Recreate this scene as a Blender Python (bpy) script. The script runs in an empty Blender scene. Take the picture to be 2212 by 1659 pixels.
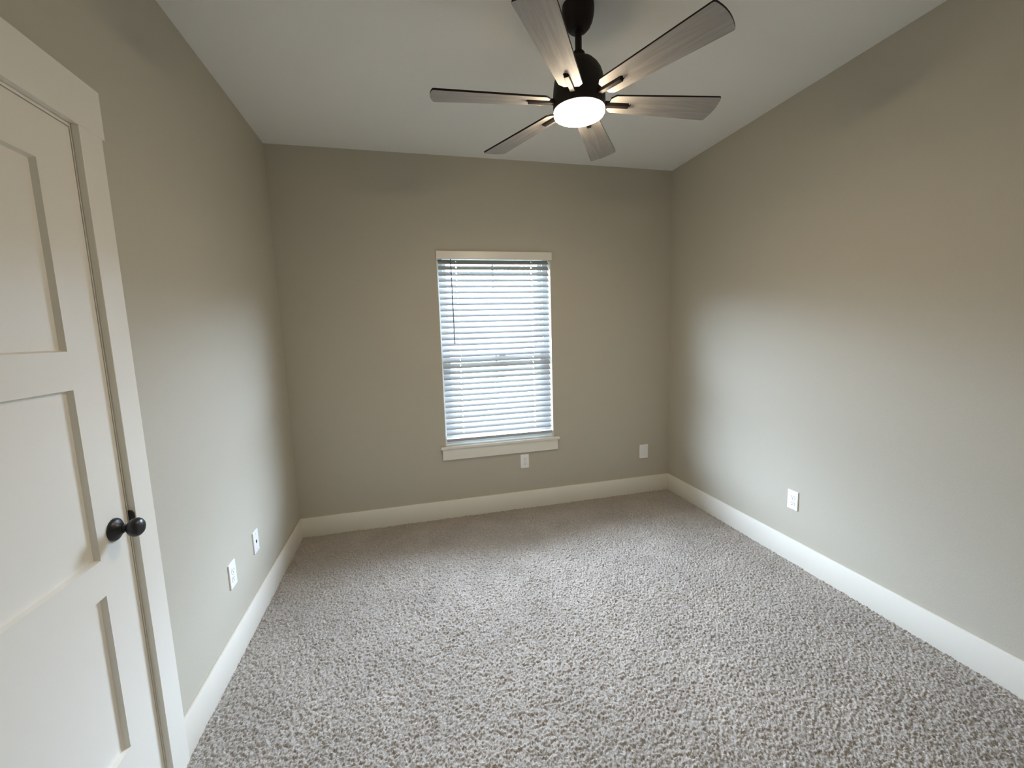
import bpy, bmesh, math, random
import numpy as np
from mathutils import Vector, Matrix

S = bpy.context.scene
COL = S.collection
random.seed(7)
RNG = np.random.default_rng(7)

# ------------------------------------------------------------------ camera
CAM = Vector((0.8461, -3.2385, 1.4553))
YAW, PITCH, ROLL = math.radians(-13.6913), math.radians(-7.0429), math.radians(-1.8146)
F_PX = 907.86
fwd = Vector((-math.sin(YAW) * math.cos(PITCH), math.cos(YAW) * math.cos(PITCH), math.sin(PITCH)))
r0 = Vector((math.cos(YAW), math.sin(YAW), 0))
u0 = r0.cross(fwd)
right = r0 * math.cos(ROLL) + u0 * math.sin(ROLL)
up = u0 * math.cos(ROLL) - r0 * math.sin(ROLL)
cam_data = bpy.data.cameras.new('camera')
cam_data.sensor_fit = 'HORIZONTAL'
cam_data.sensor_width = 36.0
cam_data.lens = 36.0 * F_PX / 2212.0
cam_data.clip_start = 0.02
cam = bpy.data.objects.new('camera', cam_data)
COL.objects.link(cam)
M = Matrix((right, up, -fwd)).transposed().to_4x4()
M.translation = CAM
cam.matrix_world = M
S.camera = cam

# ------------------------------------------------------------------ light and exposure
SKY_STRENGTH = 60.0
LAMP_STRENGTH = 132.0
world = bpy.data.worlds.new('sky')
S.world = world
world.use_nodes = True
wn = world.node_tree.nodes
bg = wn['Background']
bg.inputs['Strength'].default_value = SKY_STRENGTH
# bright overcast sky, a little uneven with height
tcw = wn.new('ShaderNodeTexCoord')
sep = wn.new('ShaderNodeSeparateXYZ')
ramp = wn.new('ShaderNodeValToRGB')
els = ramp.color_ramp.elements
SKY = (0.90, 1.05, 1.33)
els[0].position, els[0].color = 0.0, (*[c * 0.04 for c in SKY], 1)      # hazy, built-up horizon
els[1].position, els[1].color = 1.0, (*[c * 0.06 for c in SKY], 1)
for pos, k in ((0.085, 0.05), (0.12, 0.35), (0.19, 1.75), (0.27, 1.75), (0.34, 1.0), (0.46, 1.0), (0.58, 1.3), (0.68, 1.2), (0.76, 0.12)):
    e = els.new(pos)
    e.color = (*[c * k for c in SKY], 1)
wl = world.node_tree.links
wl.new(tcw.outputs['Generated'], sep.inputs['Vector'])
wl.new(sep.outputs['Z'], ramp.inputs['Fac'])
wl.new(ramp.outputs['Color'], bg.inputs['Color'])
portal = bpy.data.lights.new('window_daylight', 'AREA')
portal.shape = 'RECTANGLE'
portal.size, portal.size_y = 0.90, 1.50
portal.cycles.is_portal = True
po = bpy.data.objects.new('window_daylight', portal)
COL.objects.link(po)
po.location = (1.533, 0.16, 1.33)
po.rotation_euler = (-math.pi / 2, 0, 0)

S.view_settings.view_transform = 'Standard'
S.view_settings.look = 'None'
S.view_settings.gamma = 1.0
S.view_settings.use_curve_mapping = False
S.view_settings.exposure = 0.03
S.cycles.use_denoising = True
S.cycles.max_bounces = 12
S.cycles.diffuse_bounces = 8
S.cycles.transparent_max_bounces = 12
S.cycles.sample_clamp_indirect = 8.0
S.cycles.caustics_reflective = False
S.cycles.caustics_refractive = False

# ------------------------------------------------------------------ dimensions
W, H = 3.061, 2.74            # room width, ceiling height
REAR = -3.85
T = 0.014                     # baseboard thickness
HB = 0.147                    # baseboard height
WX0, WX1, WZ0, WZ1 = 1.088, 1.978, 0.563, 2.062    # window opening
DY1, DY0, DZ = -1.792, -2.556, 2.037               # door slab edges, top

# ------------------------------------------------------------------ materials
def new_mat(name):
    m = bpy.data.materials.new(name)
    m.use_nodes = True
    nt = m.node_tree
    return m, nt, nt.nodes['Principled BSDF']

def paint(name, rgb, rough=0.6, bump=0.0, scale=220.0, spec=0.3, vary=0.0):
    m, nt, b = new_mat(name)
    b.inputs['Base Color'].default_value = (*rgb, 1)
    b.inputs['Roughness'].default_value = rough
    b.inputs['Specular IOR Level'].default_value = spec
    tc = nt.nodes.new('ShaderNodeTexCoord')
    n = nt.nodes.new('ShaderNodeTexNoise')
    n.inputs['Scale'].default_value = scale
    n.inputs['Detail'].default_value = 3
    nt.links.new(tc.outputs['Object'], n.inputs['Vector'])
    if bump:
        bp = nt.nodes.new('ShaderNodeBump')
        bp.inputs['Strength'].default_value = bump
        bp.inputs['Distance'].default_value = 0.002
        nt.links.new(n.outputs['Fac'], bp.inputs['Height'])
        nt.links.new(bp.outputs['Normal'], b.inputs['Normal'])
    if vary:
        mx = nt.nodes.new('ShaderNodeMix')
        mx.data_type = 'RGBA'
        mx.inputs['A'].default_value = (*[c * (1 - vary) for c in rgb], 1)
        mx.inputs['B'].default_value = (*[min(1, c * (1 + vary)) for c in rgb], 1)
        nt.links.new(n.outputs['Fac'], mx.inputs['Factor'])
        nt.links.new(mx.outputs['Result'], b.inputs['Base Color'])
    return m

M_WALL = paint('greige_wall_paint', (0.50, 0.468, 0.388), 0.62, 0.25, 260, 0.25, 0.03)
M_CEIL = paint('white_ceiling_paint', (0.87, 0.865, 0.83), 0.8, 0.25, 200, 0.15, 0.03)
M_TRIM = paint('white_trim_enamel', (0.80, 0.77, 0.69), 0.33, 0.06, 60, 0.45, 0.01)
M_DOOR = paint('white_door_enamel', (0.80, 0.765, 0.685), 0.36, 0.10, 90, 0.45, 0.01)
M_VINYL = paint('white_vinyl', (0.80, 0.82, 0.83), 0.4, 0.0, 60, 0.4)
M_SLAT = paint('grey_white_slat_paint', (0.38, 0.385, 0.387), 0.42, 0.05, 80, 0.35, 0.02)
M_PLATE = paint('white_plastic', (0.86, 0.86, 0.85), 0.3, 0.0, 60, 0.5)
M_SLOT = paint('dark_socket', (0.05, 0.045, 0.04), 0.6, 0.0, 60, 0.2)
M_BLACK = paint('matte_black_metal', (0.012, 0.012, 0.014), 0.36, 0.03, 300, 0.5)
M_BRONZE = paint('dark_bronze_metal', (0.015, 0.0115, 0.0095), 0.5, 0.06, 240, 0.22)
M_WAND = paint('wand_silhouette_grey', (0.22, 0.23, 0.26), 0.25, 0.0, 60, 0.5)  # pale wand; its backlit silhouette shade is put into the base colour
M_CORD = paint('white_cord', (0.80, 0.82, 0.82), 0.7, 0.0, 60, 0.2)
M_SCREW = paint('painted_screw', (0.62, 0.62, 0.60), 0.3, 0.0, 60, 0.5)
M_GROUND = paint('lawn', (0.14, 0.145, 0.10), 0.95, 0.3, 6, 0.1, 0.25)

# carpet: speckled grey-beige yarn
M_CARPET, nt, b = new_mat('grey_beige_carpet')
b.inputs['Roughness'].default_value = 1.0
b.inputs['Specular IOR Level'].default_value = 0.05
b.inputs['Sheen Weight'].default_value = 0.25
b.inputs['Sheen Roughness'].default_value = 0.6
tc = nt.nodes.new('ShaderNodeTexCoord')
n1 = nt.nodes.new('ShaderNodeTexNoise')
n1.inputs['Scale'].default_value = 190
n1.inputs['Detail'].default_value = 4
n1.inputs['Roughness'].default_value = 0.75
n1.inputs['Distortion'].default_value = 1.2
r1 = nt.nodes.new('ShaderNodeValToRGB')
r1.color_ramp.elements[0].position = 0.32
r1.color_ramp.elements[0].color = (0.17, 0.145, 0.12, 1)
r1.color_ramp.elements[1].position = 0.66
r1.color_ramp.elements[1].color = (0.60, 0.555, 0.495, 1)
e = r1.color_ramp.elements.new(0.48)
e.color = (0.39, 0.35, 0.305, 1)
n2 = nt.nodes.new('ShaderNodeTexNoise')
n2.inputs['Scale'].default_value = 3.2
n2.inputs['Detail'].default_value = 4
n2.inputs['Roughness'].default_value = 0.6
mr = nt.nodes.new('ShaderNodeMapRange')
mr.inputs['From Min'].default_value = 0.3
mr.inputs['From Max'].default_value = 0.7
mr.inputs['To Min'].default_value = 0.90
mr.inputs['To Max'].default_value = 1.10
mul = nt.nodes.new('ShaderNodeVectorMath')
mul.operation = 'SCALE'
bp = nt.nodes.new('ShaderNodeBump')
bp.inputs['Strength'].default_value = 0.6
bp.inputs['Distance'].default_value = 0.0025
for n in (n1, n2):
    nt.links.new(tc.outputs['Object'], n.inputs['Vector'])
nt.links.new(n1.outputs['Fac'], r1.inputs['Fac'])
nt.links.new(n2.outputs['Fac'], mr.inputs['Value'])
nt.links.new(r1.outputs['Color'], mul.inputs[0])
nt.links.new(mr.outputs['Result'], mul.inputs['Scale'])
nt.links.new(mul.outputs['Vector'], b.inputs['Base Color'])
nt.links.new(n1.outputs['Fac'], bp.inputs['Height'])
nt.links.new(bp.outputs['Normal'], b.inputs['Normal'])

# weathered grey wood for the fan blades: grain runs along local x
M_WOOD, nt, b = new_mat('weathered_grey_wood')
b.inputs['Roughness'].default_value = 0.6
b.inputs['Specular IOR Level'].default_value = 0.25
tc = nt.nodes.new('ShaderNodeTexCoord')
mp = nt.nodes.new('ShaderNodeMapping')
mp.inputs['Scale'].default_value = (3.5, 55, 55)
n1 = nt.nodes.new('ShaderNodeTexNoise')
n1.inputs['Scale'].default_value = 1.0
n1.inputs['Detail'].default_value = 6
n1.inputs['Roughness'].default_value = 0.65
n1.inputs['Distortion'].default_value = 0.6
r1 = nt.nodes.new('ShaderNodeValToRGB')
r1.color_ramp.elements[0].position = 0.28
r1.color_ramp.elements[0].color = (0.28, 0.255, 0.23, 1)
r1.color_ramp.elements[1].position = 0.72
r1.color_ramp.elements[1].color = (0.42, 0.395, 0.365, 1)
nt.links.new(tc.outputs['Object'], mp.inputs['Vector'])
nt.links.new(mp.outputs['Vector'], n1.inputs['Vector'])
nt.links.new(n1.outputs['Fac'], r1.inputs['Fac'])
nt.links.new(r1.outputs['Color'], b.inputs['Base Color'])

# frosted lamp lens
M_LENS = bpy.data.materials.new('lit_frosted_lens')
M_LENS.use_nodes = True
nt = M_LENS.node_tree
nt.nodes.remove(nt.nodes['Principled BSDF'])
em = nt.nodes.new('ShaderNodeEmission')
em.inputs['Color'].default_value = (1.0, 0.82, 0.60, 1)
em.inputs['Strength'].default_value = LAMP_STRENGTH
nt.links.new(em.outputs['Emission'], nt.nodes['Material Output'].inputs['Surface'])

# window glass: thin pane, mostly clear with a weak reflection
M_GLASS = bpy.data.materials.new('clear_window_glass')
M_GLASS.use_nodes = True
nt = M_GLASS.node_tree
nt.nodes.remove(nt.nodes['Principled BSDF'])
tr = nt.nodes.new('ShaderNodeBsdfTransparent')
tr.inputs['Color'].default_value = (0.95, 0.98, 0.98, 1)
gl = nt.nodes.new('ShaderNodeBsdfGlossy')
gl.inputs['Roughness'].default_value = 0.02
fr = nt.nodes.new('ShaderNodeLayerWeight')      # facing term, the same on both faces of the thin pane
fr.inputs['Blend'].default_value = 0.5
pw = nt.nodes.new('ShaderNodeMath')
pw.operation = 'POWER'
pw.inputs[1].default_value = 4.0
rf = nt.nodes.new('ShaderNodeMapRange')
rf.inputs['To Min'].default_value = 0.03
rf.inputs['To Max'].default_value = 0.55
nt.links.new(fr.outputs['Facing'], pw.inputs[0])
nt.links.new(pw.outputs[0], rf.inputs['Value'])
mx = nt.nodes.new('ShaderNodeMixShader')
nt.links.new(rf.outputs['Result'], mx.inputs['Fac'])
nt.links.new(tr.outputs['BSDF'], mx.inputs[1])
nt.links.new(gl.outputs['BSDF'], mx.inputs[2])
nt.links.new(mx.outputs['Shader'], nt.nodes['Material Output'].inputs['Surface'])

# ------------------------------------------------------------------ helpers
def link(name, mesh, parent=None, loc=None, rot=None):
    o = bpy.data.objects.new(name, mesh)
    COL.objects.link(o)
    if parent is not None:
        o.parent = parent
    if loc is not None:
        o.location = loc
    if rot is not None:
        o.rotation_euler = rot
    return o

def obj(name, bm, mats, parent=None, loc=None, rot=None, smooth=None):
    bmesh.ops.recalc_face_normals(bm, faces=bm.faces[:])
    me = bpy.data.meshes.new(name)
    bm.to_mesh(me)
    bm.free()
    for m in (mats if isinstance(mats, (list, tuple)) else [mats]):
        me.materials.append(m)
    if smooth is not None:
        me.polygons.foreach_set('use_smooth', [True] * len(me.polygons))
        me.set_sharp_from_angle(angle=math.radians(smooth))
    return link(name, me, parent, loc, rot)

def empty(name, loc=(0, 0, 0), rz=0.0):
    o = bpy.data.objects.new(name, None)
    o.empty_display_size = 0.05
    COL.objects.link(o)
    o.location = loc
    o.rotation_euler = (0, 0, rz)
    return o

def tag(o, label=None, cat=None, group=None, kind=None):
    if label: o['label'] = label
    if cat: o['category'] = cat
    if group: o['group'] = group
    if kind: o['kind'] = kind
    return o

def box(bm, x0, x1, y0, y1, z0, z1, bevel=0.0, seg=2, mat=0):
    x0, x1 = min(x0, x1), max(x0, x1)
    y0, y1 = min(y0, y1), max(y0, y1)
    z0, z1 = min(z0, z1), max(z0, z1)
    r = bmesh.ops.create_cube(bm, size=1.0)
    vs = r['verts']
    for v in vs:
        v.co = Vector((x0 + (v.co.x + 0.5) * (x1 - x0), y0 + (v.co.y + 0.5) * (y1 - y0), z0 + (v.co.z + 0.5) * (z1 - z0)))
    fs = set(f for v in vs for f in v.link_faces)
    for f in fs:
        f.material_index = mat
    if bevel:
        es = list(set(e for v in vs for e in v.link_edges))
        bmesh.ops.bevel(bm, geom=es, offset=bevel, segments=seg, profile=0.5, affect='EDGES', material=-1)

def lathe(bm, prof, seg=64, cap=True, center=(0, 0)):
    rings = []
    for r, z in prof:
        if r < 1e-6:
            rings.append([bm.verts.new((center[0], center[1], z))])
        else:
            rings.append([bm.verts.new((center[0] + r * math.cos(2 * math.pi * i / seg), center[1] + r * math.sin(2 * math.pi * i / seg), z)) for i in range(seg)])
    for a, c in zip(rings, rings[1:]):
        for i in range(seg):
            j = (i + 1) % seg
            if len(a) == 1 and len(c) == 1:
                continue
            if len(a) == 1:
                bm.faces.new((a[0], c[i], c[j]))
            elif len(c) == 1:
                bm.faces.new((a[i], a[j], c[0]))
            else:
                bm.faces.new((a[i], a[j], c[j], c[i]))
    if cap:
        for r in (rings[0], rings[-1]):
            if len(r) > 1:
                bm.faces.new(r)

def prism(bm, pts, z0, z1, mat_side=0, mat_bot=0, mat_top=0):
    """outline pts (x, y) extruded from z0 to z1"""
    lo = [bm.verts.new((x, y, z0)) for x, y in pts]
    hi = [bm.verts.new((x, y, z1)) for x, y in pts]
    f = bm.faces.new(lo[::-1]); f.material_index = mat_bot
    f = bm.faces.new(hi); f.material_index = mat_top
    n = len(pts)
    for i in range(n):
        j = (i + 1) % n
        f = bm.faces.new((lo[i], lo[j], hi[j], hi[i])); f.material_index = mat_side

def round_poly(pts, rad, seg=6):
    out = []
    n = len(pts)
    for i in range(n):
        p0, p, p1 = Vector(pts[i - 1]), Vector(pts[i]), Vector(pts[(i + 1) % n])
        r = rad[i] if isinstance(rad, (list, tuple)) else rad
        if r <= 0:
            out.append(tuple(p)); continue
        a, c = (p0 - p).normalized(), (p1 - p).normalized()
        for k in range(seg + 1):
            t = k / seg
            q0, q1 = p + a * r, p + c * r
            out.append(tuple((1 - t) ** 2 * q0 + 2 * t * (1 - t) * p + t * t * q1))
    return out

def tube(bm, a, c, r, seg=10):
    a, c = Vector(a), Vector(c)
    d = (c - a).normalized()
    s = d.orthogonal().normalized()
    t = d.cross(s)
    ra, rc = [], []
    for i in range(seg):
        q = 2 * math.pi * i / seg
        o = (s * math.cos(q) + t * math.sin(q)) * r
        ra.append(bm.verts.new(a + o)); rc.append(bm.verts.new(c + o))
    for i in range(seg):
        j = (i + 1) % seg
        bm.faces.new((ra[i], ra[j], rc[j], rc[i]))
    bm.faces.new(ra[::-1]); bm.faces.new(rc)

def struct(name, bm, mats, label, cat, parent=None, **k):
    o = obj(name, bm, mats, parent, **k)
    if parent is None:
        tag(o, label, cat, kind='structure')
    return o

TH = 0.14  # wall thickness

# ------------------------------------------------------------------ room shell
bm = bmesh.new()
box(bm, -TH, WX0, 0, TH, -0.15, H + 0.1)
box(bm, WX1, W + TH, 0, TH, -0.15, H + 0.1)
box(bm, WX0, WX1, 0, TH, -0.15, WZ0)
box(bm, WX0, WX1, 0, TH, WZ1, H + 0.1)
struct('wall_back', bm, M_WALL, 'greige far wall with the blind-covered window in it', 'wall')
bm = bmesh.new()
JY1, JY0, JZ = DY1 + 0.022, DY0 - 0.022, DZ + 0.022     # rough door opening
box(bm, -TH, 0, JY1, 0, -0.15, H + 0.1)
box(bm, -TH, 0, REAR - TH, JY0, -0.15, H + 0.1)
box(bm, -TH, 0, JY0, JY1, JZ, H + 0.1)
struct('wall_left', bm, M_WALL, 'greige wall on the left with the white panelled door', 'wall')
bm = bmesh.new()
box(bm, W, W + TH, REAR - TH, 0, -0.15, H + 0.1)
struct('wall_right', bm, M_WALL, 'bare greige wall on the right with one power outlet', 'wall')
bm = bmesh.new()
box(bm, 0, W, REAR - TH, REAR, -0.15, H + 0.1)
struct('wall_rear', bm, M_WALL, 'greige wall behind the viewpoint opposite the window', 'wall')
bm = bmesh.new()
box(bm, 0, W, REAR, 0, H, H + 0.1)
struct('ceiling', bm, M_CEIL, 'flat off-white ceiling with the fan hanging from it', 'ceiling')

# carpet floor: a fine field of tufts as real relief
STEP = 0.0036
x0, x1, y0, y1 = 0.002, W - 0.002, REAR + 0.002, -0.002
nx, ny = int((x1 - x0) / STEP) + 1, int((y1 - y0) / STEP) + 1
gx, gy = np.meshgrid(np.linspace(x0, x1, nx), np.linspace(y0, y1, ny))
def vnoise(cell):
    cx, cy = int((x1 - x0) / cell) + 3, int((y1 - y0) / cell) + 3
    g = RNG.random((cy, cx))
    u, v = (gx - x0) / cell, (gy - y0) / cell
    i, j = u.astype(int), v.astype(int)
    fu, fv = u - i, v - j
    fu, fv = fu * fu * (3 - 2 * fu), fv * fv * (3 - 2 * fv)
    return (g[j, i] * (1 - fu) + g[j, i + 1] * fu) * (1 - fv) + (g[j + 1, i] * (1 - fu) + g[j + 1, i + 1] * fu) * fv
gz = (RNG.random(gx.shape) - 0.5) * 0.008 + (vnoise(0.0062) - 0.5) * 0.009 + (vnoise(0.11) - 0.5) * 0.003
inner = np.zeros_like(gx); inner[1:-1, 1:-1] = 1
vx = gx + (RNG.random(gx.shape) - 0.5) * 0.003 * inner
vy = gy + (RNG.random(gx.shape) - 0.5) * 0.003 * inner
verts = np.stack([vx, vy, gz], -1).reshape(-1, 3).astype(np.float32)
ids = np.arange(nx * ny).reshape(ny, nx)
quads = np.stack([ids[:-1, :-1], ids[:-1, 1:], ids[1:, 1:], ids[1:, :-1]], -1).reshape(-1, 4).astype(np.int32)
me = bpy.data.meshes.new('floor')
me.vertices.add(len(verts)); me.vertices.foreach_set('co', verts.ravel())
me.loops.add(quads.size); me.loops.foreach_set('vertex_index', quads.ravel())
me.polygons.add(len(quads)); me.polygons.foreach_set('loop_start', np.arange(0, quads.size, 4, dtype=np.int32))
me.polygons.foreach_set('use_smooth', np.ones(len(quads), dtype=bool))
me.update(calc_edges=True)
me.materials.append(M_CARPET)
tag(link('floor', me), 'grey-beige speckled cut-pile carpet covering the whole floor', 'carpet', kind='structure')

# baseboards, flat stock with an eased top edge
def baseboard(name, x0, x1, y0, y1, label):
    bm = bmesh.new()
    box(bm, x0, x1, y0, y1, -0.02, HB, 0.003, 2)
    struct(name, bm, M_TRIM, label, 'baseboard', smooth=40)
baseboard('baseboard_back', 0.0, W, -T, 0.0, 'white baseboard along the far wall under the window')
baseboard('baseboard_left', 0.0, T, -1.688, -T, 'white baseboard along the left wall beside the door')
baseboard('baseboard_right', W - T, W, REAR, -T, 'white baseboard along the bare right wall')
baseboard('baseboard_rear', T, W - T, REAR, REAR + T, 'white baseboard behind the viewpoint')

# ------------------------------------------------------------------ door and casing
door = empty('door_1', (0, DY0, 0.014))
tag(door, 'white three-panel shaker door with black knob in the left wall', 'door', kind='structure')
bm = bmesh.new()
DT = 0.035
def dl(y): return y - DY0
def dzl(z): return z - 0.014
P_Y0, P_Y1 = DY0 + 0.126, DY1 - 0.126
panels = [(0.300, 0.770), (0.872, 1.342), (1.441, 1.913)]
fx, rx = -0.001, -0.015           # face and recess planes
# outline cells
ys = [DY0, P_Y0, P_Y1, DY1]
zs = [0.014, 0.300, 0.770, 0.872, 1.342, 1.441, 1.913, DZ]
vc = {}
def V(x, y, z):
    k = (round(x, 5), round(y, 5), round(z, 5))
    if k not in vc:
        vc[k] = bm.verts.new((x, dl(y), dzl(z)))
    return vc[k]
for i in range(3):
    for k in range(7):
        a0, a1, c0, c1 = ys[i], ys[i + 1], zs[k], zs[k + 1]
        if i == 1 and (c0, c1) in panels:
            s = 0.004                       # the recess walls lean in a little
            o = [(a0, c0), (a1, c0), (a1, c1), (a0, c1)]
            n = [(a0 + s, c0 + s), (a1 - s, c0 + s), (a1 - s, c1 - s), (a0 + s, c1 - s)]
            for q in range(4):
                w = (q + 1) % 4
                bm.faces.new((V(fx, *o[q]), V(fx, *o[w]), V(rx, *n[w]), V(rx, *n[q])))
            bm.faces.new([V(rx, *q) for q in n])
        else:
            bm.faces.new((V(fx, a0, c0), V(fx, a1, c0), V(fx, a1, c1), V(fx, a0, c1)))
bx = fx - DT
edge_loop = [(y, zs[0]) for y in ys] + [(DY1, z) for z in zs[1:]] + [(y, DZ) for y in ys[::-1][1:]] + [(DY0, z) for z in zs[::-1][1:-1]]
for q in range(len(edge_loop)):
    w = (q + 1) % len(edge_loop)
    bm.faces.new((V(fx, *edge_loop[q]), V(bx, *edge_loop[q]), V(bx, *edge_loop[w]), V(fx, *edge_loop[w])))
bm.faces.new([V(bx, *q) for q in edge_loop])
obj('door_slab', bm, M_DOOR, door)
KY, KZ = -1.851, 0.930
knob = empty('door_knob')
knob.parent = door
knob.location = (fx, dl(KY), dzl(KZ))
knob['label'] = 'black round door knob'
def lathe_x(prof, seg=48):
    b2 = bmesh.new()
    lathe(b2, prof, seg)
    bmesh.ops.rotate(b2, verts=b2.verts[:], cent=(0, 0, 0), matrix=Matrix.Rotation(math.pi / 2, 3, 'Y'))
    return b2
obj('rose', lathe_x([(0.0, 0.0), (0.0325, 0.0), (0.0325, 0.003), (0.031, 0.0065), (0.026, 0.0105), (0.019, 0.0145), (0.0145, 0.020), (0.0125, 0.024), (0.0, 0.024)]), M_BLACK, knob, smooth=60)
kp = [(0.0, 0.020), (0.0110, 0.020), (0.0105, 0.030), (0.0125, 0.034), (0.0185, 0.0375), (0.0240, 0.0430), (0.0268, 0.0500), (0.0268, 0.0560), (0.0245, 0.0625), (0.0195, 0.0675), (0.0120, 0.0705), (0.0, 0.0715)]
obj('grip', lathe_x(kp), M_BLACK, knob, smooth=60)

cas = empty('trim_1', (0, -2.174, 0))
tag(cas, 'white flat-board casing and jamb framing the panelled door', 'door casing', kind='structure')
CY = -2.174
CI1, CO1 = -1.784, -1.692
CI0, CO0 = 2 * CY - CI1, 2 * CY - CO1
HZ0, HZ1 = 2.049, 2.181
def cbox(name, x0, x1, y0, y1, z0, z1, m=M_TRIM, bev=0.0015):
    bm = bmesh.new()
    box(bm, x0, x1, y0 - CY, y1 - CY, z0, z1, bev, 2)
    return obj(name, bm, m, cas)
cbox('side_casing', 0, 0.018, CI1, CO1, -0.012, HZ0)
cbox('side_casing', 0, 0.018, CO0, CI0, -0.012, HZ0)
cbox('head_casing', 0, 0.018, CO0 - 0.013, CO1 + 0.013, HZ0, HZ1)
bm = bmesh.new()
box(bm, -TH, 0.0, DY1 + 0.003 - CY, JY1 - CY, 0, JZ)
box(bm, -TH, 0.0, JY0 - CY, DY0 - 0.003 - CY, 0, JZ)
box(bm, -TH, 0.0, DY0 - 0.003 - CY, DY1 + 0.003 - CY, DZ + 0.003, JZ)
box(bm, -0.075, -0.040, DY1 - 0.010 - CY, DY1 + 0.003 - CY, 0, DZ)
box(bm, -0.075, -0.040, DY0 - 0.003 - CY, DY0 + 0.010 - CY, 0, DZ)
box(bm, -0.075, -0.040, DY0 - CY, DY1 - CY, DZ - 0.012, DZ + 0.003)
obj('jamb', bm, M_TRIM, cas)
bm = bmesh.new()     # curled lip of the strike plate at the jamb edge
pts = round_poly([(-0.004, 0.893), (0.0150, 0.893), (0.0150, 0.960), (-0.004, 0.960)], [0.0, 0.016, 0.016, 0.0], 8)
lo = [bm.verts.new((x, CI1 - 0.0030 - CY, z)) for x, z in pts]
hi = [bm.verts.new((x, CI1 + 0.0002 - CY, z)) for x, z in pts]
bm.faces.new(lo); bm.faces.new(hi[::-1])
for i in range(len(pts)):
    j = (i + 1) % len(pts)
    bm.faces.new((lo[i], lo[j], hi[j], hi[i]))
sp = obj('strike_plate', bm, M_BLACK, cas)
sp['label'] = 'black strike plate lip beside the knob'

# ------------------------------------------------------------------ window
win = empty('window_1', ((WX0 + WX1) / 2, 0, WZ0))
tag(win, 'white vinyl double-hung window behind the closed blind', 'window', kind='structure')
wx, wz = (WX0 + WX1) / 2, WZ0
def wpart(name, boxes, m, parent=win, bev=0.002):
    bm = bmesh.new()
    for q in boxes:
        box(bm, q[0] - wx, q[1] - wx, q[2], q[3], q[4] - wz, q[5] - wz, bev, 1)
    return obj(name, bm, m, parent)
wpart('jamb_liner', [(WX0, WX0 + 0.004, 0, TH, WZ0, WZ1), (WX1 - 0.004, WX1, 0, TH, WZ0, WZ1), (WX0, WX1, 0, TH, WZ1 - 0.004, WZ1)], M_TRIM, bev=0)
FX0, FX1 = WX0 + 0.004, WX1 - 0.004
wpart('window_frame', [(FX0, FX0 + 0.042, 0.075, 0.135, WZ0 + 0.022, WZ1 - 0.004), (FX1 - 0.042, FX1, 0.075, 0.135, WZ0 + 0.022, WZ1 - 0.004),
                       (FX0 + 0.042, FX1 - 0.042, 0.075, 0.135, WZ1 - 0.04, WZ1 - 0.004), (FX0 + 0.042, FX1 - 0.042, 0.075, 0.135, WZ0 + 0.022, WZ0 + 0.05)], M_VINYL)
MZ = 1.295
a0, a1 = FX0 + 0.042, FX1 - 0.042
def sash(name, y0, y1, z0, z1, rail_b, rail_t):
    s = wpart(name, [(a0, a0 + 0.030, y0, y1, z0, z1), (a1 - 0.030, a1, y0, y1, z0, z1), (a0 + 0.03, a1 - 0.03, y0, y1, z0, z0 + rail_b), (a0 + 0.03, a1 - 0.03, y0, y1, z1 - rail_t, z1)], M_VINYL)
    xm = 0.5 * (a0 + a1)
    yc = 0.5 * (y0 + y1)
    wpart('muntin', [(xm - 0.009, xm + 0.009, yc - 0.005, yc + 0.005, z0 + rail_b, z1 - rail_t)], M_VINYL, s, 0.001).matrix_parent_inverse = Matrix()
    wpart('pane', [(a0 + 0.028, a1 - 0.028, yc - 0.0015, yc + 0.0015, z0 + rail_b - 0.002, z1 - rail_t + 0.002)], M_GLASS, s, 0)
    return s
sash('lower_sash', 0.080, 0.104, WZ0 + 0.05, MZ + 0.020, 0.045, 0.038)
sash('upper_sash', 0.106, 0.130, MZ - 0.020, WZ1 - 0.04, 0.038, 0.032)
lk = wpart('sash_lock', [(1.547, 1.612, 0.062, 0.104, MZ + 0.020, MZ + 0.034), (1.552, 1.606, 0.056, 0.080, MZ - 0.055, MZ + 0.022)], M_VINYL)

sill = empty('trim_2', (wx, 0, 0.5))
tag(sill, 'white window stool and apron board under the window', 'window sill', kind='structure')
bm = bmesh.new()
box(bm, WX0 + 0.0045 - wx, WX1 - 0.0045 - wx, -0.001, 0.078, WZ0 - 0.5, 0.585 - 0.5)
box(bm, 1.046 - wx, 2.024 - wx, -0.030, -0.0005, WZ0 - 0.5, 0.585 - 0.5, 0.004, 3)
obj('stool', bm, M_TRIM, sill, smooth=40)
bm = bmesh.new()
box(bm, 1.060 - wx, 2.007 - wx, -0.017, 0, 0.477 - 0.5, WZ0 - 0.5, 0.0015, 2)
obj('apron', bm, M_TRIM, sill)

# ------------------------------------------------------------------ window blind
blind = empty('window_blind', (wx, 0.030, 2.058))
tag(blind, 'white two-inch faux-wood slat blind hanging in the window, slats half closed', 'blind')
def bpart(name, bm, m, parent=blind, **k):
    for v in bm.verts:
        v.co -= Vector((wx, 0.030, 2.058))
    return obj(name, bm, m, parent, **k)
bm = bmesh.new()
box(bm, 1.085, 1.985, -0.016, -0.005, 2.008, 2.067, 0.002, 2)
bpart('valance', bm, M_TRIM)
bm = bmesh.new()
box(bm, 1.097, 1.969, 0.003, 0.055, 2.020, 2.058)
bpart('headrail', bm, M_SLAT)
SX0, SX1 = 1.100, 1.966
SY = 0.030
PITCHZ, NS = 0.0437, 31
SLAT_W, SLAT_T, TILT = 0.050, 0.0028, math.radians(41)
HOLES = (1.235, 1.825)
bm = bmesh.new()
xs = [SX0]
for h in HOLES:
    xs += [h - 0.0035, h + 0.0035]
xs.append(SX1)
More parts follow.
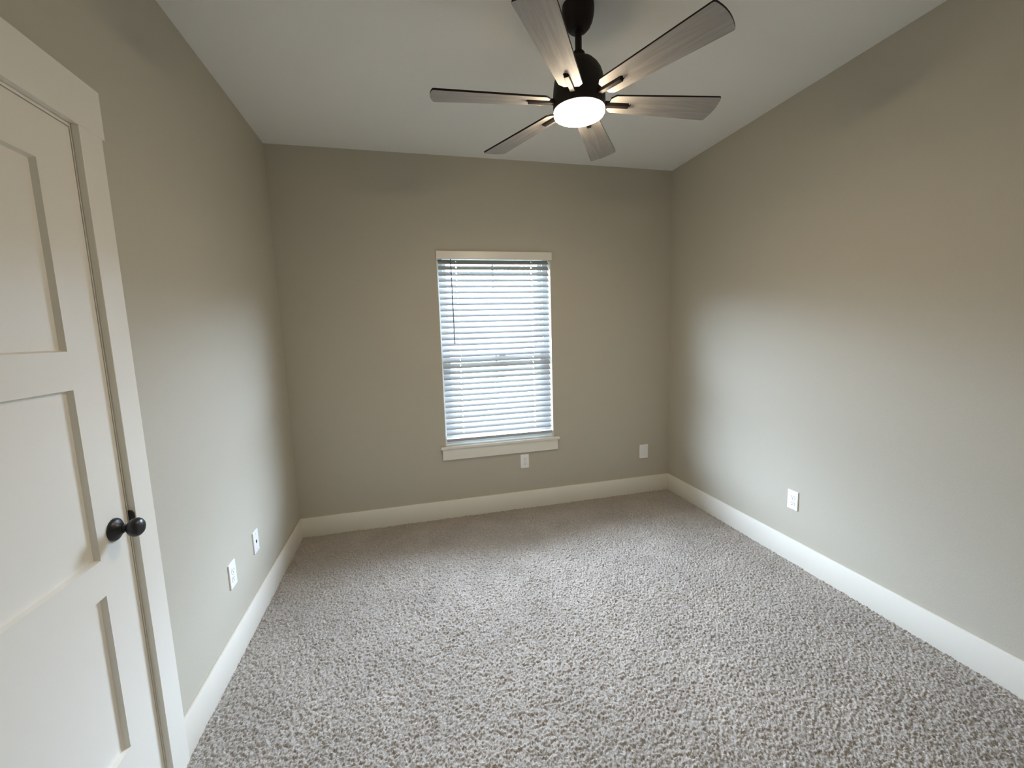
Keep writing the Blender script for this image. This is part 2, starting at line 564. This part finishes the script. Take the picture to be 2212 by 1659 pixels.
vv = [-0.5, -0.36, -0.19, 0.0, 0.19, 0.36, 0.5]
for k in range(NS):
    zc = 1.994 - k * PITCHZ
    jit = math.radians(random.uniform(-1.2, 1.2))
    ct, st = math.cos(TILT + jit), math.sin(TILT + jit)
    top, bot = [], []
    for x in xs:
        rt, rb = [], []
        for v in vv:
            d = v * SLAT_W
            cr = 0.0022 * (1 - 4 * v * v)          # slight crown
            for lst, h in ((rt, cr + SLAT_T / 2), (rb, cr - SLAT_T / 2)):
                # d > 0 is the outdoor side, which sits higher
                lst.append(bm.verts.new((x, SY + d * ct - h * st, zc + d * st + h * ct)))
        top.append(rt); bot.append(rb)
    nxs, nv = len(xs), len(vv)
    for i in range(nxs - 1):
        hole = i % 2 == 1
        for j in range(nv - 1):
            if hole and j in (2, 3):
                continue
            bm.faces.new((top[i][j], top[i + 1][j], top[i + 1][j + 1], top[i][j + 1]))
            bm.faces.new((bot[i][j], bot[i][j + 1], bot[i + 1][j + 1], bot[i + 1][j]))
        if hole:
            for j in (2, 4):
                bm.faces.new((top[i][j], bot[i][j], bot[i + 1][j], top[i + 1][j]))
            for ii in (i, i + 1):
                for j in (2, 3):
                    bm.faces.new((top[ii][j], top[ii][j + 1], bot[ii][j + 1], bot[ii][j]))
        bm.faces.new((top[i][0], bot[i][0], bot[i + 1][0], top[i + 1][0]))
        bm.faces.new((top[i][-1], top[i + 1][-1], bot[i + 1][-1], bot[i][-1]))
    for i in (0, nxs - 1):
        for j in range(nv - 1):
            bm.faces.new((top[i][j], bot[i][j], bot[i][j + 1], top[i][j + 1]))
bpart('slats', bm, M_SLAT)
bm = bmesh.new()
box(bm, SX0, SX1 + 0.002, 0.004, 0.054, 0.616, 0.638, 0.003, 2)
rail = bpart('bottom_rail', bm, M_SLAT)
for h in HOLES:
    bm = bmesh.new()
    tube(bm, (h, SY, 0.626), (h, SY, 2.03), 0.0009, 6)
    bpart('lift_cord', bm, M_CORD)
for h in HOLES:
    bm = bmesh.new()
    for yy in (SY - 0.0215, SY + 0.0215):
        tube(bm, (h + 0.006, yy, 0.636), (h + 0.006, yy, 2.03), 0.0006, 6)
    bpart('ladder_cord', bm, M_CORD)
bm = bmesh.new()
tube(bm, (1.193, -0.001, 2.015), (1.196, 0.0005, 1.378), 0.0042, 8)
w_ = bpart('tilt_wand', bm, M_WAND, smooth=40)
w_['label'] = 'slim tilt wand at the left of the blind, coloured as a dark silhouette'

# ------------------------------------------------------------------ wall plates
def plate_bm(w, h, t=0.006):
    bm = bmesh.new()
    box(bm, -w / 2, w / 2, -t, 0, -h / 2, h / 2)
    top = [e for e in bm.edges if all(abs(v.co.y + t) < 1e-6 for v in e.verts)]
    bmesh.ops.bevel(bm, geom=top, offset=0.0028, segments=3, profile=0.6, affect='EDGES')
    return bm

def disc_y(bm, x, z, r, y0, y1, seg=20, flat=None):
    pts = []
    for i in range(seg):
        q = 2 * math.pi * i / seg
        px, pz = r * math.cos(q), r * math.sin(q)
        if flat:
            pz = max(-flat, min(flat, pz))
        pts.append((x + px, z + pz))
    lo = [bm.verts.new((p[0], y0, p[1])) for p in pts]
    hi = [bm.verts.new((p[0], y1, p[1])) for p in pts]
    bm.faces.new(lo); bm.faces.new(hi[::-1])
    for i in range(seg):
        j = (i + 1) % seg
        bm.faces.new((lo[i], lo[j], hi[j], hi[i]))

def outlet(loc, rz, label):
    t = empty('wall_outlet', loc, rz)
    tag(t, label, 'outlet', 'duplex power outlets on the walls')
    obj('cover_plate', plate_bm(0.071, 0.116), M_PLATE, t)
    for s in (1, -1):
        bm = bmesh.new()
        disc_y(bm, 0, 0.0195 * s, 0.0172, -0.0078, -0.005, 32, 0.0142)
        r = obj('receptacle', bm, M_PLATE, t)
        bm = bmesh.new()
        box(bm, -0.0075, -0.0053, -0.0081, -0.0076, 0.0195 * s - 0.001, 0.0195 * s + 0.0075)
        box(bm, 0.0053, 0.0075, -0.0081, -0.0076, 0.0195 * s, 0.0195 * s + 0.0070)
        disc_y(bm, 0, 0.0195 * s - 0.0078, 0.0026, -0.0081, -0.0076, 14)
        obj('slots', bm, M_SLOT, r)
    bm = bmesh.new()
    disc_y(bm, 0, 0, 0.0032, -0.0070, -0.0055, 14)
    obj('screw', bm, M_SCREW, t)
    return t
outlet((1.722, 0, 0.400), 0, 'white duplex outlet on the far wall just below the window apron')
outlet((W, -1.266, 0.390), -math.pi / 2, 'white duplex outlet alone on the bare right wall')
outlet((0, -1.168, 0.392), math.pi / 2, 'white duplex outlet on the left wall, nearer the door')

t = empty('cable_plate', (0, -0.860, 0.399), math.pi / 2)
tag(t, 'white wall plate with one dark jack hole, on the left wall toward the corner', 'wall plate')
obj('cover_plate', plate_bm(0.071, 0.116), M_PLATE, t)
bm = bmesh.new()
box(bm, -0.0075, 0.0075, -0.0072, -0.0055, -0.008, 0.008, 0.001, 1)
obj('jack', bm, M_SLOT, t)
for s in (1, -1):
    bm = bmesh.new()
    disc_y(bm, 0, 0.0415 * s, 0.0032, -0.0068, -0.0055, 14)
    obj('screw', bm, M_SCREW, t)

t = empty('blank_plate', (2.812, 0, 0.374))
tag(t, 'plain blank white plate on the far wall near the right corner', 'wall plate')
obj('cover_plate', plate_bm(0.081, 0.122, 0.007), M_PLATE, t)
for s in (1, -1):
    bm = bmesh.new()
    disc_y(bm, 0, 0.0415 * s, 0.0032, -0.0076, -0.0065, 14)
    obj('screw', bm, M_PLATE, t)

# ------------------------------------------------------------------ ceiling fan
FX, FY, FZ = 1.5878, -1.5110, 2.3830
PHI, TAU, RT, HW = 0.9531, -0.1885, 0.599, 0.0684
fan = empty('ceiling_fan', (FX, FY, H))
tag(fan, 'dark bronze six-blade ceiling fan with a lit round lamp and grey wood blades', 'ceiling fan')
def fz(z): return z - H
def fpart(name, prof, m, smooth=35, seg=72):
    bm = bmesh.new()
    lathe(bm, [(r, fz(z)) for r, z in prof], seg)
    return obj(name, bm, m, fan, smooth=smooth)
fpart('canopy', [(0.0, H), (0.0635, H), (0.0640, 2.722), (0.0625, 2.705), (0.0570, 2.682), (0.0480, 2.664), (0.0370, 2.652), (0.0240, 2.645), (0.0, 2.645)], M_BRONZE)
fpart('downrod', [(0.0, 2.66), (0.0135, 2.66), (0.0135, 2.55), (0.0, 2.55)], M_BRONZE)
fpart('rod_coupling', [(0.0, 2.573), (0.020, 2.573), (0.0250, 2.567), (0.0265, 2.556), (0.0340, 2.543), (0.0340, 2.538), (0.0, 2.538)], M_BRONZE)
fpart('motor_housing', [(0.0, 2.545), (0.036, 2.543), (0.050, 2.538), (0.064, 2.529), (0.080, 2.512), (0.0905, 2.495), (0.0965, 2.478), (0.1005, 2.458), (0.1035, 2.437), (0.1060, 2.41), (0.1065, 2.352), (0.1050, 2.349), (0.0, 2.349)], M_BRONZE)
lp = [(0.1015, 2.3485), (0.1030, 2.3440), (0.1030, 2.336)]
for i in range(1, 9):
    q = i / 8 * math.pi / 2
    lp.append((0.1030 * math.cos(q), 2.336 - 0.018 * math.sin(q)))
lp[-1] = (0.0, 2.318)
lens = fpart('lamp_lens', lp, M_LENS, smooth=60)
lens['label'] = 'glowing round frosted lamp lens'

def blade_mesh():
    bm = bmesh.new()
    r0, r1, hw0, hw1, bt = 0.128, RT, 0.047, HW, 0.0035
    sl, sw = 0.222, 0.0115
    tip = []
    for i in range(9):
        t = i / 8
        y = -hw1 + 2 * hw1 * t
        tip.append((r1 + 0.004 - 0.012 * (y / hw1) ** 2, y))
    pts = [(r0, -0.030), (r0 + 0.018, -hw0)] + round_poly([(r1 - 0.1, -hw1 + 0.004), tip[0], tip[1]], [0, 0.007, 0], 4)[1:-1] + tip[1:-1] + \
          round_poly([tip[-2], tip[-1], (r1 - 0.1, hw1 - 0.004)], [0, 0.007, 0], 4)[1:-1] + [(r0 + 0.018, hw0), (r0, 0.030), (r0, sw)]
    pts += [(sl - 0.008, sw), (sl - 0.002, sw * 0.7), (sl, 0), (sl - 0.002, -sw * 0.7), (sl - 0.008, -sw), (r0, -sw)]
    prism(bm, pts, -bt, bt, 1, 0, 1)
    return bm
def arm_mesh():
    bm = bmesh.new()
    box(bm, 0.098, 0.213, -0.0095, 0.0095, -0.013, 0.006, 0.0015, 2)
    return bm
first = None
for k in range(6):
    a = PHI + k * math.pi / 3
    if first is None:
        bl = obj('blade', blade_mesh(), [M_WOOD, M_BRONZE], fan)
        ar = obj('blade_arm', arm_mesh(), M_BRONZE, bl)
        first = (bl, ar)
    else:
        bl = first[0].copy(); COL.objects.link(bl)
        ar = first[1].copy(); COL.objects.link(ar)
        bl.parent = fan; ar.parent = bl
    bl.location = (0, 0, FZ - H)
    bl.rotation_euler = (TAU, 0, a)
    ar.rotation_euler = (-TAU * 0.8, 0, 0)

# ------------------------------------------------------------------ outdoors
bm = bmesh.new()
box(bm, -14, 17, TH + 0.02, 30, -0.6, -0.5)
struct('ground', bm, M_GROUND, 'lawn outside the window', 'ground')

bm = bmesh.new()
box(bm, -3, W + 3, TH + 0.001, TH + 0.45, H + 0.02, H + 0.16)  # unseen eave, added to keep steep sky light off the slats
struct('trim_3', bm, M_TRIM, 'unseen roof eave added above the window to block high sky', 'eave')
